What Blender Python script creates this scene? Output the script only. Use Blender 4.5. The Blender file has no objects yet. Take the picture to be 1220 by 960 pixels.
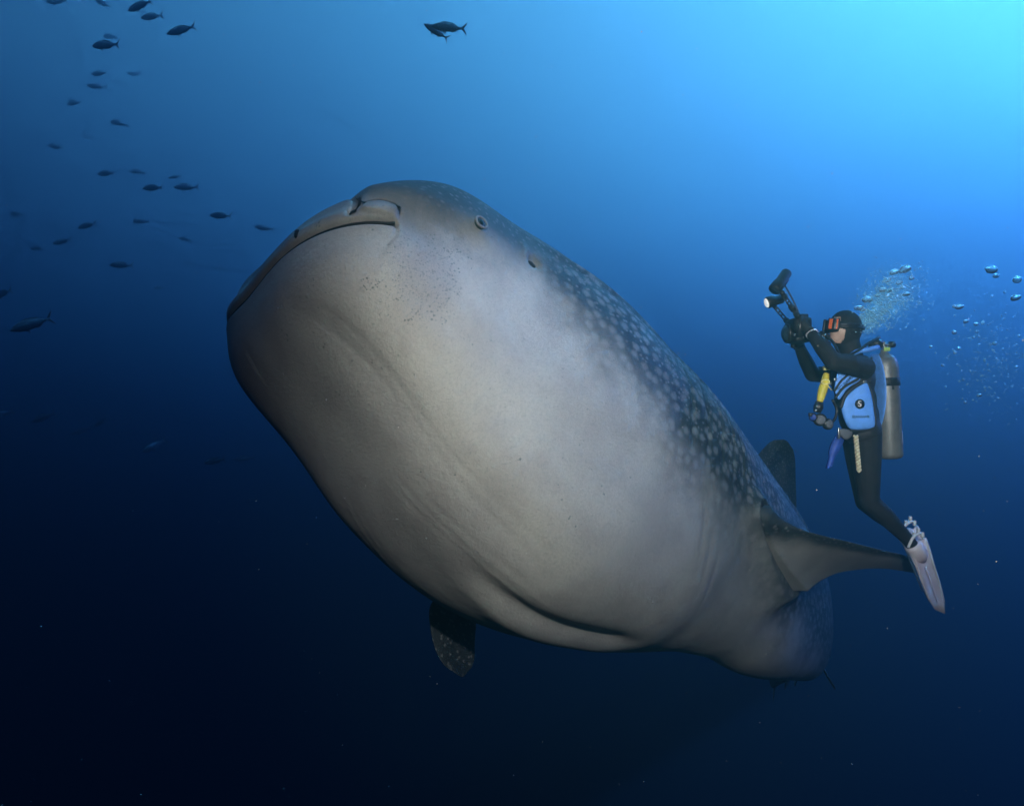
import bpy, bmesh, math, random
import numpy as np
from mathutils import Vector, Matrix

sc = bpy.context.scene
COL = sc.collection
R = math.radians

# ------------------------------------------------------------------ camera
PITCH = 18.9
cam_data = bpy.data.cameras.new('camera')
cam = bpy.data.objects.new('camera', cam_data)
COL.objects.link(cam)
cam_data.sensor_width = 36
cam_data.lens = 36 * 800 / 1220
cam_data.clip_start = 0.05
cam_data.clip_end = 2000
cam.rotation_euler = (R(90 + PITCH), 0, 0)
sc.camera = cam
CAM = np.array(Matrix.Rotation(R(90 + PITCH), 3, 'X'))

# ------------------------------------------------------------------ daylight above the sea
SUN_EL, SUN_AZ, DEPTH = 24.6, 78.3, 43.5
world = bpy.data.worlds.new('World')
sc.world = world
world.use_nodes = True
wn = world.node_tree
sky = wn.nodes.new('ShaderNodeTexSky')
sky.sky_type = 'NISHITA'
sky.sun_disc = False
sky.sun_elevation = R(SUN_EL)
sky.sun_rotation = R(SUN_AZ)
wn.links.new(sky.outputs[0], wn.nodes['Background'].inputs[0])
wn.nodes['Background'].inputs[1].default_value = 0.007
sun_data = bpy.data.lights.new('sun', 'SUN')
sun_data.energy = 5.0
sun_data.angle = R(0.5)
sun = bpy.data.objects.new('sun', sun_data)
COL.objects.link(sun)
_e, _a = R(SUN_EL), R(SUN_AZ)
sun.rotation_euler = Vector((math.sin(_a) * math.cos(_e), math.cos(_a) * math.cos(_e), math.sin(_e))).to_track_quat('Z', 'Y').to_euler()

sc.view_settings.view_transform = 'Standard'
sc.view_settings.look = 'None'
sc.view_settings.gamma = 1
sc.view_settings.use_curve_mapping = False
sc.view_settings.exposure = 6.0
sc.cycles.use_denoising = True
sc.cycles.max_bounces = 8
sc.cycles.volume_bounces = 0
sc.cycles.sample_clamp_indirect = 2


def cw(x, y, z):
    """camera axes (right, up, toward viewer; metres) to world"""
    return CAM @ np.array([x, y, z], float)


def px(u, v, d):
    """a point measured in the photograph at a known distance d (metres)"""
    return CAM @ np.array([(u - 610) / 800 * d, (480 - v) / 800 * d, -d])


# the photographer's two strobes, held out above and to the right of this camera
def add_strobe(loc, aim, watts, cone):
    d = bpy.data.lights.new('photographer_strobe', 'SPOT')
    d.energy = watts
    d.color = (1.0, 0.94, 0.83)
    d.spot_size = R(cone)
    d.spot_blend = 1.0
    d.shadow_soft_size = 0.06
    o = bpy.data.objects.new('photographer_strobe', d)
    COL.objects.link(o)
    o.location = loc
    o.rotation_euler = (Vector(aim) - o.location).to_track_quat('-Z', 'Y').to_euler()


add_strobe(cw(0.25, 1.05, 0.1), px(780, 505, 3.8), 9.6, 72)
add_strobe(cw(1.30, 0.45, 0.1), px(1035, 450, 4.5), 10.0, 34)


# ------------------------------------------------------------------ helpers
def new_mat(name):
    m = bpy.data.materials.new(name)
    m.use_nodes = True
    nt = m.node_tree
    return m, nt, nt.nodes['Principled BSDF']


def mat(name, col, rough=0.5, metal=0.0, spec=0.5, var=0.25, scale=12.0, bump=0.0, emit=None):
    m, nt, b = new_mat(name)
    tc = nt.nodes.new('ShaderNodeTexCoord')
    n = nt.nodes.new('ShaderNodeTexNoise')
    n.inputs['Scale'].default_value = scale
    n.inputs['Detail'].default_value = 4
    nt.links.new(tc.outputs['Object'], n.inputs['Vector'])
    r = nt.nodes.new('ShaderNodeMapRange')
    r.inputs[1].default_value, r.inputs[2].default_value = 0.3, 0.7
    r.inputs[3].default_value, r.inputs[4].default_value = 1 - var, 1 + var
    nt.links.new(n.outputs['Fac'], r.inputs[0])
    mx = nt.nodes.new('ShaderNodeMix')
    mx.data_type = 'RGBA'
    mx.blend_type = 'MULTIPLY'
    mx.inputs[0].default_value = 1
    mx.inputs[6].default_value = (*col, 1)
    nt.links.new(r.outputs[0], mx.inputs[7])
    nt.links.new(mx.outputs[2], b.inputs['Base Color'])
    b.inputs['Roughness'].default_value = rough
    b.inputs['Metallic'].default_value = metal
    b.inputs['Specular IOR Level'].default_value = spec
    if bump:
        bp = nt.nodes.new('ShaderNodeBump')
        bp.inputs['Strength'].default_value = bump
        bp.inputs['Distance'].default_value = 0.01
        nt.links.new(n.outputs['Fac'], bp.inputs['Height'])
        nt.links.new(bp.outputs[0], b.inputs['Normal'])
    if emit:
        b.inputs['Emission Color'].default_value = (*emit[0], 1)
        b.inputs['Emission Strength'].default_value = emit[1]
    return m


def tag(o, label=None, cat=None, group=None, kind=None):
    for k, v in (('label', label), ('category', cat), ('group', group), ('kind', kind)):
        if v:
            o[k] = v
    return o


def thing(name, loc, label, cat, group=None):
    o = bpy.data.objects.new(name, None)
    o.empty_display_size = 0.1
    o.location = Vector(loc)
    COL.objects.link(o)
    return tag(o, label, cat, group)


def origin(o):
    p = Vector((0, 0, 0))
    while o is not None:
        p += o.location
        o = o.parent
    return p


def mesh_obj(name, verts, faces, material, parent=None, smooth=True, loc=None):
    """verts in world coordinates; the object's origin sits at its parent's origin (or at loc)"""
    verts = np.asarray(verts, float)
    base = np.array(origin(parent)) if parent is not None else np.array(loc if loc is not None else verts.mean(0))
    me = bpy.data.meshes.new(name)
    me.from_pydata((verts - base).tolist(), [], [list(map(int, f)) for f in faces])
    me.polygons.foreach_set('use_smooth', [smooth] * len(me.polygons))
    me.update()
    if material:
        me.materials.append(material)
    o = bpy.data.objects.new(name, me)
    COL.objects.link(o)
    if parent is not None:
        o.parent = parent
    else:
        o.location = Vector(base)
    return o


class MB:
    """collects shapes in world coordinates"""
    def __init__(self):
        self.v, self.f = [], []

    def add(self, v, f):
        k = len(self.v)
        self.v += [tuple(p) for p in v]
        self.f += [[i + k for i in q] for q in f]
        return self

    def tube(self, pts, rad, n=12, caps=True):
        pts = [np.array(p, float) for p in pts]
        if np.isscalar(rad):
            rad = [rad] * len(pts)
        V, F = [], []
        ref = None
        for i, p in enumerate(pts):
            d = pts[min(i + 1, len(pts) - 1)] - pts[max(i - 1, 0)]
            d /= np.linalg.norm(d) + 1e-12
            if ref is None:
                ref = np.cross(d, [0.31, 0.77, 0.55])
            a = ref - d * (ref @ d)
            a /= np.linalg.norm(a) + 1e-12
            ref = a
            b = np.cross(d, a)
            for k in range(n):
                t = 2 * math.pi * k / n
                V.append(p + rad[i] * (math.cos(t) * a + math.sin(t) * b))
        for i in range(len(pts) - 1):
            for k in range(n):
                F.append([i * n + k, i * n + (k + 1) % n, (i + 1) * n + (k + 1) % n, (i + 1) * n + k])
        if caps:
            F.append(list(range(n))[::-1])
            F.append([(len(pts) - 1) * n + k for k in range(n)])
        return self.add(V, F)

    def ball(self, c, r, ax=None, nu=16, nv=10):
        """ellipsoid: r scalar or (rx, ry, rz) along axes ax (3x3 rows)"""
        r = np.array([r] * 3 if np.isscalar(r) else r, float)
        ax = np.eye(3) if ax is None else np.asarray(ax)
        V, F = [], []
        for j in range(nv + 1):
            th = math.pi * j / nv
            for i in range(nu):
                p = 2 * math.pi * i / nu
                l = np.array([math.sin(th) * math.cos(p), math.sin(th) * math.sin(p), math.cos(th)]) * r
                V.append(np.array(c) + l @ ax)
        for j in range(nv):
            for i in range(nu):
                a, b = j * nu + i, j * nu + (i + 1) % nu
                F.append([a, a + nu, b + nu, b])
        return self.add(V, F)

    def box(self, c, ax, half, bev=0.15):
        """box with chamfered edges; ax rows = axes, half = half sizes"""
        c, ax, half = np.array(c), np.asarray(ax), np.array(half, float)
        bm = bmesh.new()
        bmesh.ops.create_cube(bm, size=2)
        for v in bm.verts:
            v.co = Vector([v.co[i] * half[i] for i in range(3)])
        if bev:
            bmesh.ops.bevel(bm, geom=bm.edges[:], offset=bev * min(half), segments=2, affect='EDGES', profile=0.6)
        bm.verts.index_update()
        V = [c + np.array(v.co) @ ax for v in bm.verts]
        F = [[v.index for v in f.verts] for f in bm.faces]
        bm.free()
        return self.add(V, F)

    def build(self, name, material, parent=None, smooth=True, loc=None):
        return mesh_obj(name, self.v, self.f, material, parent, smooth, loc)


def remesh_obj(o, voxel, smooth_it=3):
    m = o.modifiers.new('r', 'REMESH')
    m.mode = 'VOXEL'
    m.voxel_size = voxel
    s = o.modifiers.new('s', 'SMOOTH')
    s.factor = 0.5
    s.iterations = smooth_it
    dg = bpy.context.evaluated_depsgraph_get()
    dg.update()
    me = bpy.data.meshes.new_from_object(o.evaluated_get(dg))
    o.modifiers.clear()
    old = o.data
    o.data = me
    bpy.data.meshes.remove(old)
    me.polygons.foreach_set('use_smooth', [True] * len(me.polygons))
    me.update()
    return o


# ------------------------------------------------------------------ the sea: one closed box of blue water
bm = bmesh.new()
bmesh.ops.create_cube(bm, size=1)
for v in bm.verts:
    v.co = Vector((v.co.x * 700, v.co.y * 700, DEPTH if v.co.z > 0 else -160))
me = bpy.data.meshes.new('haze')
bm.to_mesh(me)
bm.free()
haze = bpy.data.objects.new('haze', me)
COL.objects.link(haze)
tag(haze, 'clear blue sea water all round, pale towards the surface', 'water', None, 'stuff')
m = bpy.data.materials.new('sea_water')
m.use_nodes = True
nt = m.node_tree
nt.nodes.clear()
out = nt.nodes.new('ShaderNodeOutputMaterial')
EXT = np.array([0.1338, 0.1218, 0.100])*.60
ALB = np.array([0.21, 0.81, 0.86])
ss, sa = EXT * ALB, EXT * (1 - ALB)
vs = nt.nodes.new('ShaderNodeVolumeScatter')
vs.inputs['Color'].default_value = (*(ss / ss.max()), 1)
vs.inputs['Density'].default_value = ss.max()
vs.inputs['Anisotropy'].default_value = 0.6
va = nt.nodes.new('ShaderNodeVolumeAbsorption')
va.inputs['Color'].default_value = (*(1 - sa / sa.max()), 1)
va.inputs['Density'].default_value = sa.max()
ad = nt.nodes.new('ShaderNodeAddShader')
nt.links.new(vs.outputs[0], ad.inputs[0])
nt.links.new(va.outputs[0], ad.inputs[1])
nt.links.new(ad.outputs[0], out.inputs['Volume'])
me.materials.append(m)

# ------------------------------------------------------------------ whale shark
SP = np.array([-1.25040813, 0.72284683, -3.42794567])
SR = np.array([[0.74140349, 0.65342809, 0.1528156], [-0.43438012, 0.29372737, 0.85149172], [-0.51150248, 0.69767898, -0.50160667]])
KS = np.array([0.0, .5, 1.1, 1.8, 2.6, 3.5, 4.5, 5.7, 7.2, 8.6, 10.])
P3 = np.array([-0.0504, 0.0228, -0.5279, 0.3634, -0.4748, -0.4408, 0.2187, 0.1635, 0.0831, 0.0704, 0.0078, -0.2505, -0.4772, -0.5283, -0.5102, -0.5231, -0.554, 0.6173, 0.8075, 0.6143, 0.3358, 0.047, -0.179, -0.1439, -0.0518, -0.0464, -0.0598, -0.1084, 0.3091, 0.2084, 0.3735, 0.4524, 0.408, -0.0789, 0.1155, 0.1863, 0.2491, 0.3406, 0.3543])
HW = np.array([.66, .72, .80, .88, .92, .90, .78, .58, .36, .20, .10]) * np.exp(P3[6:17])
HT = np.array([.10, .26, .42, .58, .70, .80, .78, .62, .38, .20, .12]) * np.exp(P3[17:28])
HB = np.array([.30, .50, .72, .84, .86, .78, .64, .50, .30, .18, .10]) * np.exp(P3[28:39])
HB[5:8] = 1.06, .97, .72
BD = np.array([0.6132, -0.4948, -2.1034, 0.5841])
EK = np.array([0, 1., 2.5, 5., 10.])
ET = np.array([0.316, 0.216, -0.2778, -0.2467, 0])
EB = np.array([0.5595, 0.2816, -0.1975, -0.069, 0])


def cr(xk, yk, x):
    g = np.gradient(yk, xk)
    i = np.clip(np.searchsorted(xk, x) - 1, 0, len(xk) - 2)
    h = xk[i + 1] - xk[i]
    t = (x - xk[i]) / h
    return (2*t**3 - 3*t**2 + 1)*yk[i] + (t**3 - 2*t**2 + t)*h*g[i] + (-2*t**3 + 3*t**2)*yk[i+1] + (t**3 - t**2)*h*g[i+1]


def front(s, a, n):
    u = np.clip(1 - s / a, 0, 1)
    return np.clip(1 - u**n, 0, 1)**(1 / n)


def bend(s):
    q = np.clip(s - 2., 0, None)
    q1 = np.minimum(q, 5.)
    f = lambda a, b: .04 * (a*q1**2 + b*q1**3*.15 + (2*a*q1 + .45*b*q1**2) * (q - q1))
    return f(BD[0], BD[2]), f(BD[1], BD[3])


def shark_world(L):
    return (L @ SR.T + SP) @ CAM.T


def section(s):
    """half outline (top, bottom) as functions of phi for one station s"""
    w = cr(KS, HW, np.array([s]))[0] * front(s, .65*math.exp(-.0441), 2.4*math.exp(.1956))
    fh = front(s, .8*math.exp(-.0289), 2.0*math.exp(.4632))
    t = cr(KS, HT, np.array([s]))[0] * fh
    b = cr(KS, HB, np.array([s]))[0] * fh
    et = np.clip(2.3*np.exp(cr(EK, ET, np.array([s]))[0]), 1.85, 4.2)
    eb = np.clip(2.3*np.exp(cr(EK, EB, np.array([s]))[0]), 1.85, 4.2)
    return w, t, b, et, eb


NT, NBOT = 170, 250
S_ = np.concatenate([0.6*(np.arange(130)/130)**2.6, np.linspace(0.6, 3.6, 260)[:-1], np.linspace(3.6, 10, 200)])
S_[0] = 1e-5
dense = np.concatenate([np.linspace(0, .02, 60)[:-1], np.linspace(.02, math.pi - .02, 700)[:-1], np.linspace(math.pi - .02, math.pi, 60)])
rows, girth = [], []
for s in S_:
    w, t, b, et, eb = section(s)
    pts, gs = [], []
    for top, hgt, ex, n in ((True, t, et, NT), (False, b, eb, NBOT)):
        c, sn = np.cos(dense), np.sin(dense)
        y = w*np.sign(c)*np.abs(c)**(2/ex)
        z = hgt*np.abs(sn)**(2/ex)
        seg = np.hypot(np.diff(y), np.diff(z))
        zz = .5*(z[1:] + z[:-1])
        dn = 1 + 3.2*np.exp(-((zz - (0 if top else .07))/.11)**2)*(1 - .75*min(1, max(0, (s - .6)/.8)))
        a = np.concatenate([[0], np.cumsum(seg*dn)])
        al = np.concatenate([[0], np.cumsum(seg)])
        q = np.linspace(0, a[-1], n + 1)[:-1]
        yy, z2, ll = np.interp(q, a, y), np.interp(q, a, z), np.interp(q, a, al)
        if top:
            pts.append(np.stack([yy, z2], 1))
            gs.append(np.minimum(ll, al[-1] - ll) * np.where(ll < al[-1]/2, 1, 1))
        else:
            pts.append(np.stack([-yy, -z2], 1))
            gs.append(-np.minimum(ll, al[-1] - ll))
    rows.append(np.concatenate(pts))
    girth.append(np.concatenate(gs))
YZ = np.array(rows)
G = np.array(girth)
ns, nph = YZ.shape[:2]
SS = np.repeat(S_[:, None], nph, 1)
by, bz = bend(SS)
LOC = np.stack([SS, YZ[..., 0], YZ[..., 1]], -1)           # unbent local coordinates
POSN = LOC.copy()
POSN[..., 1] += by
POSN[..., 2] += bz
# outward normals
du = np.gradient(POSN, axis=0)
dv = np.roll(POSN, -1, 1) - np.roll(POSN, 1, 1)
N = np.cross(du, dv)
N /= np.linalg.norm(N, axis=-1, keepdims=True) + 1e-12
mid = nph // 4
if (N[ns//2, 5] @ np.array([0, 1, 0])) < 0:
    N = -N
y_, z_ = LOC[..., 1], LOC[..., 2]
gau = lambda x, c, w: np.exp(-((x - c)/w)**2)
sst = lambda x, a, b: (lambda t: t*t*(3 - 2*t))(np.clip((x - a)/(b - a), 0, 1))
disp = np.zeros_like(SS)
# mouth: lip above, groove, lower jaw set back
zm = -0.020 - (0.080 + .07*sst(-y_, -.3, .4))*np.clip(1 - SS/0.29, 0, 1)**1.2
dz = z_ - zm
inm = 1 - sst(SS, .27, .31)
disp += inm*(-0.060*gau(dz, 0, .012) + 0.016*gau(dz, .055, .04) - 0.010*(1 - sst(dz, -.10, 0))*sst(dz, -.35, -.1))
# crease running down from the corner of the mouth, both sides
path = .285 + .02*np.sin(np.clip(-z_/.14, 0, 1)*3.1)
disp += -0.014*gau(SS, path, .010)*sst(z_, -.19, -.10)*(1 - sst(z_, -.02, .0))*(np.abs(y_) > .4)
# fold above the labial pad at the corner
arch = .028 + .058*np.sqrt(np.clip(1 - ((SS - .225)/.072)**2, 0, 1))
disp += -0.055*gau(z_, arch, .0065)*(1 - sst(np.abs(SS - .225), .066, .074))*(np.abs(y_) > .5)
disp += 0.016*(1 - sst(np.abs(SS - .225), .05, .072))*sst(z_, -.01, .01)*(1 - sst(z_, arch - .012, arch))*(np.abs(y_) > .5)
# nostril notch in front of it
disp += -0.055*gau(SS, .132, .010)*sst(z_, -.03, .0)*(1 - sst(z_, .10, .20))*(np.abs(y_) > .45)
disp += 0.030*sst(SS, .14, .20)*(1 - sst(SS, .5, 1.0))*sst(z_, .06, .20)
# the snout is squarer on the far side of the mouth
disp += .030*(1 - sst(SS, .25, .8))*sst(-y_, .10, .45)*sst(z_, -.5, -.1)
# brow ridge above the eye, hollow behind the mouth corner
disp += -0.022*gau(SS, .38, .09)*gau(z_, .0, .07)
disp += 0.012*gau(SS, .66, .09)*gau(z_, .19, .09)
# spiracle pit
disp += -0.035*gau(SS, 1.04, .045)*gau(z_, .25, .030)*(np.abs(y_) > .3)
disp += 0.015*gau(SS, .985, .03)*gau(z_, .26, .05)*(np.abs(y_) > .3)
# long soft folds of the distended throat
fold = np.sin(G*6.5 + 1.3*SS + .8*np.sin(1.7*SS)) + .35*np.sin(G*11 - 1.2*SS)
disp += 0.0065*fold*sst(SS, .2, 1.0)*(1 - sst(SS, 2.3, 3.0))*sst(-z_, .2, .5)
gf = -.50 - .44*SS
ff = sst(SS, .08, .3)*(1 - sst(SS, 1.3, 1.9))*(y_ > -.3)
disp += ff*(-.012*gau(G, gf - .04, .11) + .006*gau(G, gf + .14, .11) - .0020*gau(G, gf + .02 + .02*np.sin(5*SS), .016) - .0018*gau(G, gf - .05 - .015*np.sin(7*SS), .014))
gf2 = -1.02 - .26*SS
f2_ = sst(SS, .8, 1.1)*(1 - sst(SS, 1.6, 2.1))
disp += f2_*(-.0022*gau(G, gf2, .016) - .0020*gau(G, gf2 - .06 + .015*np.sin(6*SS), .014) - .0018*gau(G, gf2 + .07, .014))
gf3 = -.30 - .10*SS
disp += -.007*gau(G, gf3, .07)*sst(SS, .35, .5)*(1 - sst(SS, .7, 1.0))
# fine folds in front of and under the pectoral
for k_, (s0_, z0_) in enumerate(((2.62, -.62), (2.78, -.72), (2.95, -.80))):
    disp += -.004*gau(SS + .5*(z_ - z0_), s0_, .026)*gau(z_, z0_, .16)*(y_ > 0)
# deep crease beside the keel of the throat
cy = .27 - .05*(SS - 1.4)
ck = sst(SS, 1.2, 1.9)*(1 - sst(SS, 2.5, 2.9))
low = sst(-z_, .5, .9)
disp += ck*low*(-0.038*gau(y_, cy, .065) + .022*gau(y_, cy - .16, .08))
# folds ahead of the pectoral and on the belly behind it
disp += -0.012*gau(SS, 3.15 + .25*(z_ + .9), .16)*sst(-z_, .55, .8)*(y_ > 0)
disp += -0.02*gau(SS, 4.15 + .4*(z_ + .6), .22)*sst(-z_, .45, .6)*(y_ > -.3)
# gill slits above the pectoral fin
for k in range(5):
    disp += -0.012*gau(SS, 2.28 + .17*k - .10*z_, .013)*sst(z_, -.30 + .02*k, -.22 + .02*k)*(1 - sst(z_, .30, .45))
# keels along the back and flanks
for g0, a in ((.42, .020), (.78, .024), (1.15, .018)):
    disp += a*gau(G, g0*np.clip(cr(KS, HT, SS)/.7, .3, 1.2), .030)*sst(SS, .7, 1.6)*(z_ > 0)
disp += .010*np.sin(G*3 + SS*1.7)*np.sin(SS*2.3 + 1)*sst(SS, .4, 1)
POSN = POSN + N*disp[..., None]
SHV = POSN.reshape(-1, 3)
# colour boundary between dark back and pale belly (height above the widest line)
zb = np.interp(SS, [0, .15, .45, .7, 1.05, 1.4, 1.8, 2.3, 2.9, 3.3, 4.2, 6, 10], [.05, .02, .05, .14, .17, .03, -.18, -.42, -.50, -.44, -.66, -.70, -.3])
BACK = (z_ - zb).reshape(-1)
CHIN = (gau(SS, .50, .17)*gau(z_, -.22, .20)*(y_ > 0) + .12*gau(SS, .30, .3)*(y_ > 0)).reshape(-1)
UVV = np.stack([SS, G + 3.0*(y_ < 0)], -1).reshape(-1, 2)
F = []
idx = np.arange(ns*nph).reshape(ns, nph)
a_, b_ = idx[:-1], idx[1:]
q = np.stack([a_, np.roll(a_, -1, 1), np.roll(b_, -1, 1), b_], -1).reshape(-1, 4)
SHF = q.tolist()
SHF.append(idx[0][::-1].tolist())
SHF.append(idx[-1].tolist())


NBODY = ns*nph


def smin_shift(h, k):
    """how far a surface moves out where another lies h away, for a rounded joint of size k"""
    h = np.maximum(h, 0)
    near = (3*k + h) - np.sqrt((3*k + h)**2 - (k + h)**2)
    far = (k + h) - 2*np.sqrt(k*h)
    return np.where(h >= k, 0, np.where(h < k/4, near, far))


def blend(V, nt, nc, k):
    """round the joint between the trunk and a fin: both surfaces swell where they meet"""
    from mathutils.bvhtree import BVHTree
    idb = np.arange(nt*nc).reshape(nt, nc)
    qf = np.stack([idb[:-1], np.roll(idb[:-1], -1, 1), np.roll(idb[1:], -1, 1), idb[1:]], -1).reshape(-1, 4)
    B0 = SHV[:NBODY]
    lo, hi = V.min(0) - k, V.max(0) + k
    sel = np.where(((B0 > lo) & (B0 < hi)).all(1))[0]
    tf = BVHTree.FromPolygons(V.tolist(), qf.tolist())
    q = idx[:-1], idx[1:]
    fb = np.stack([q[0], np.roll(q[0], -1, 1), np.roll(q[1], -1, 1), q[1]], -1).reshape(-1, 4)
    keep_ = np.isin(fb, sel).any(1)
    tb = BVHTree.FromPolygons(B0.tolist(), fb[keep_].tolist())
    Vg = V.reshape(nt, nc, 3)
    nf = np.cross(np.roll(Vg, -1, 1) - np.roll(Vg, 1, 1), np.gradient(Vg, axis=0))
    nf /= np.linalg.norm(nf, axis=-1, keepdims=True) + 1e-12
    cen = Vg.mean(1, keepdims=True)
    if ((Vg - cen)*nf).sum() < 0:
        nf = -nf
    nf = nf.reshape(-1, 3)
    hb = np.array([tf.find_nearest(B0[i])[3] for i in sel])
    p0_ = B0[sel[0]]
    _c, _n, _i, _d = tb.find_nearest(p0_)
    sgn_ = 1.0 if np.array(_n) @ N.reshape(-1, 3)[sel[0]] > 0 else -1.0
    hf = []
    for p in V:
        co, nn, _i, dist = tb.find_nearest(p)
        hf.append(1 if dist is None else (dist if (np.array(p) - np.array(co)) @ np.array(nn) * sgn_ > 0 else 0))
    SHV[sel] += N.reshape(-1, 3)[sel]*smin_shift(hb, k)[:, None]
    return V + nf*smin_shift(np.array(hf), k)[:, None]*(np.linspace(1, 0, nt)[:, None].repeat(nc, 1).reshape(-1, 1) > .05)


def add_fin(le, te, nrm, thick, flare, backsign, nt=60, nc=26, fillet=0.0, median=False):
    """aerofoil lofted between a leading and a trailing edge (shark-local points); nrm = dorsal side"""
    global SHV, SHF, BACK, CHIN, UVV
    le, te = np.array(le, float), np.array(te, float)
    tt = np.linspace(0, 1, len(le))
    t = np.linspace(0, 1, nt)**.9
    cub = lambda A: np.stack([cr(tt, A[:, k], t) for k in range(3)], 1)
    LE, TE = cub(le), cub(te)
    nrm = np.array(nrm, float)
    V, BK, UV = [], [], []
    for i in range(nt):
        ch = TE[i] - LE[i]
        n = nrm - ch*(nrm @ ch)/(ch @ ch + 1e-9)
        n /= np.linalg.norm(n)
        close = min(1.0, (1 - t[i])/.12)**.5 if t[i] > .88 else 1.0
        th = (thick*(1 - .75*t[i]) + flare*math.exp(-t[i]/.10))*max(close, .05)
        mid_ = LE[i] + .45*ch
        for k in range(nc):
            a = 2*math.pi*k/nc
            xc = .5*(1 - math.cos(a))
            prof = 2.6*(.2969*math.sqrt(xc) - .126*xc - .3516*xc**2 + .2843*xc**3 - .1015*xc**4)
            sgn = 1 if a < math.pi else -1
            p = mid_ + (LE[i] + xc*ch - mid_)*(.25 + .75*close)
            V.append(p + n*sgn*prof*th)
            BK.append((.25 if sgn > 0 else -.3) if .02 < xc else .3)
            if sgn < 0 and xc < .40:
                BK[-1] = .34 - 1.6*xc
            if median:
                BK[-1] = .3
            if BK[-1] < 0:
                BK[-1] = BK[-1]*min(1, .4 + t[i]*4)
            UV.append((-5 - p[0], (p[1] + p[2])*1.0 + 5))
    off = len(SHV)
    V = np.array(V)
    if fillet:
        V = blend(V, nt, nc, fillet)
    id2 = np.arange(nt*nc).reshape(nt, nc) + off
    q = np.stack([id2[:-1], np.roll(id2[:-1], -1, 1), np.roll(id2[1:], -1, 1), id2[1:]], -1).reshape(-1, 4)
    SHV = np.concatenate([SHV, V])
    SHF += q.tolist()
    SHF.append(id2[-1].tolist())
    SHF.append(id2[0][::-1].tolist())
    BACK = np.concatenate([BACK, np.array(BK)*backsign])
    CHIN = np.concatenate([CHIN, np.zeros(len(V))])
    UVV = np.concatenate([UVV, np.array(UV)])


def s_loc(u, v, d):
    """shark-local coordinates of a point measured in the photograph"""
    c = np.array([(u - 610)/800*d, (480 - v)/800*d, -d])
    return (c - SP) @ SR


# left pectoral
le = [s_loc(*a) for a in ((825, 570, 4.70), (876, 597, 4.45), (922, 619, 4.38), (965, 634, 4.42), (1010, 645, 4.53), (1055, 656, 4.68), (1090, 665, 4.81), (1116, 680, 4.92))]
te = [s_loc(*a) for a in ((850, 690, 4.74), (910, 700, 4.83), (950, 695, 4.90), (978, 688, 4.95), (1009, 680, 4.98), (1050, 677, 5.0), (1092, 683, 5.0), (1120, 690, 4.99))]
span = np.array(le[4]) - np.array(le[1])
chord = np.array(te[2]) - np.array(le[2])
nl = np.cross(chord, span)
nl *= np.sign(nl[2])
add_fin(le, te, nl, .10, .06, 1, 110, 52, .30)
# right pectoral, hanging below the far side
le = [s_loc(*a) for a in ((640, 640, 4.95), (560, 680, 4.75), (516, 715, 4.55), (513, 750, 4.45), (524, 785, 4.40), (545, 806, 4.38))]
te = [s_loc(*a) for a in ((730, 680, 5.10), (640, 705, 4.95), (575, 720, 4.80), (567, 750, 4.70), (565, 785, 4.60), (557, 806, 4.50))]
span = np.array(le[3]) - np.array(le[1])
chord = np.array(te[3]) - np.array(le[3])
nl = np.cross(chord, span)
vr = s_loc(540, 760, 4.5) - s_loc(540, 760, 4.0)
nl *= -np.sign(nl @ vr)
add_fin(le, te, nl, .10, .12, 1)


def bent(s, y, z):
    by, bz = bend(np.array([float(s)]))
    return np.array([s, y + by[0], z + bz[0]])


def topz(s):
    return cr(KS, HT, np.array([float(s)]))[0]


def botz(s):
    return -cr(KS, HB, np.array([float(s)]))[0]


# first dorsal
le = [s_loc(*a) for a in ((880, 590, 6.05), (893, 562, 6.10), (904, 541, 6.15), (917, 527, 6.2), (930, 522, 6.25))]
te = [s_loc(*a) for a in ((948, 640, 6.75), (949, 602, 6.65), (948, 572, 6.55), (947, 545, 6.45), (942, 527, 6.3))]
add_fin(le, te, (0, 1, 0), .06, .04, 1, 70, 40, .16, True)
# second dorsal
le = [bent(7.0, 0, topz(7.0) - .08), bent(7.2, 0, topz(7.1) + .12), bent(7.42, 0, topz(7.2) + .26)]
te = [bent(7.5, 0, topz(7.5) - .06), bent(7.55, 0, topz(7.4) + .10), bent(7.62, 0, topz(7.3) + .24)]
add_fin(le, te, (0, 1, 0), .04, .05, 1, median=True)
# pelvic fins and anal fin
for sg in (1, -1):
    le = [bent(5.8, .12*sg, botz(5.9) + .22), bent(6.05, .20*sg, botz(5.9) + .08), bent(6.32, .27*sg, botz(6.0) - .02)]
    te = [bent(6.4, .10*sg, botz(6.4) + .20), bent(6.48, .18*sg, botz(6.3) + .06), bent(6.56, .26*sg, botz(6.1) - .02)]
    add_fin(le, te, (0, .3*sg, 1), .09, .06, 1)
le = [bent(7.3, 0, botz(7.3) + .10), bent(7.5, 0, botz(7.3) - .02), bent(7.68, 0, botz(7.3) - .08)]
te = [bent(7.7, 0, botz(7.7) + .08), bent(7.72, 0, botz(7.6) + .0), bent(7.80, 0, botz(7.4) - .06)]
add_fin(le, te, (0, 1, 0), .05, .05, 1)
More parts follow.
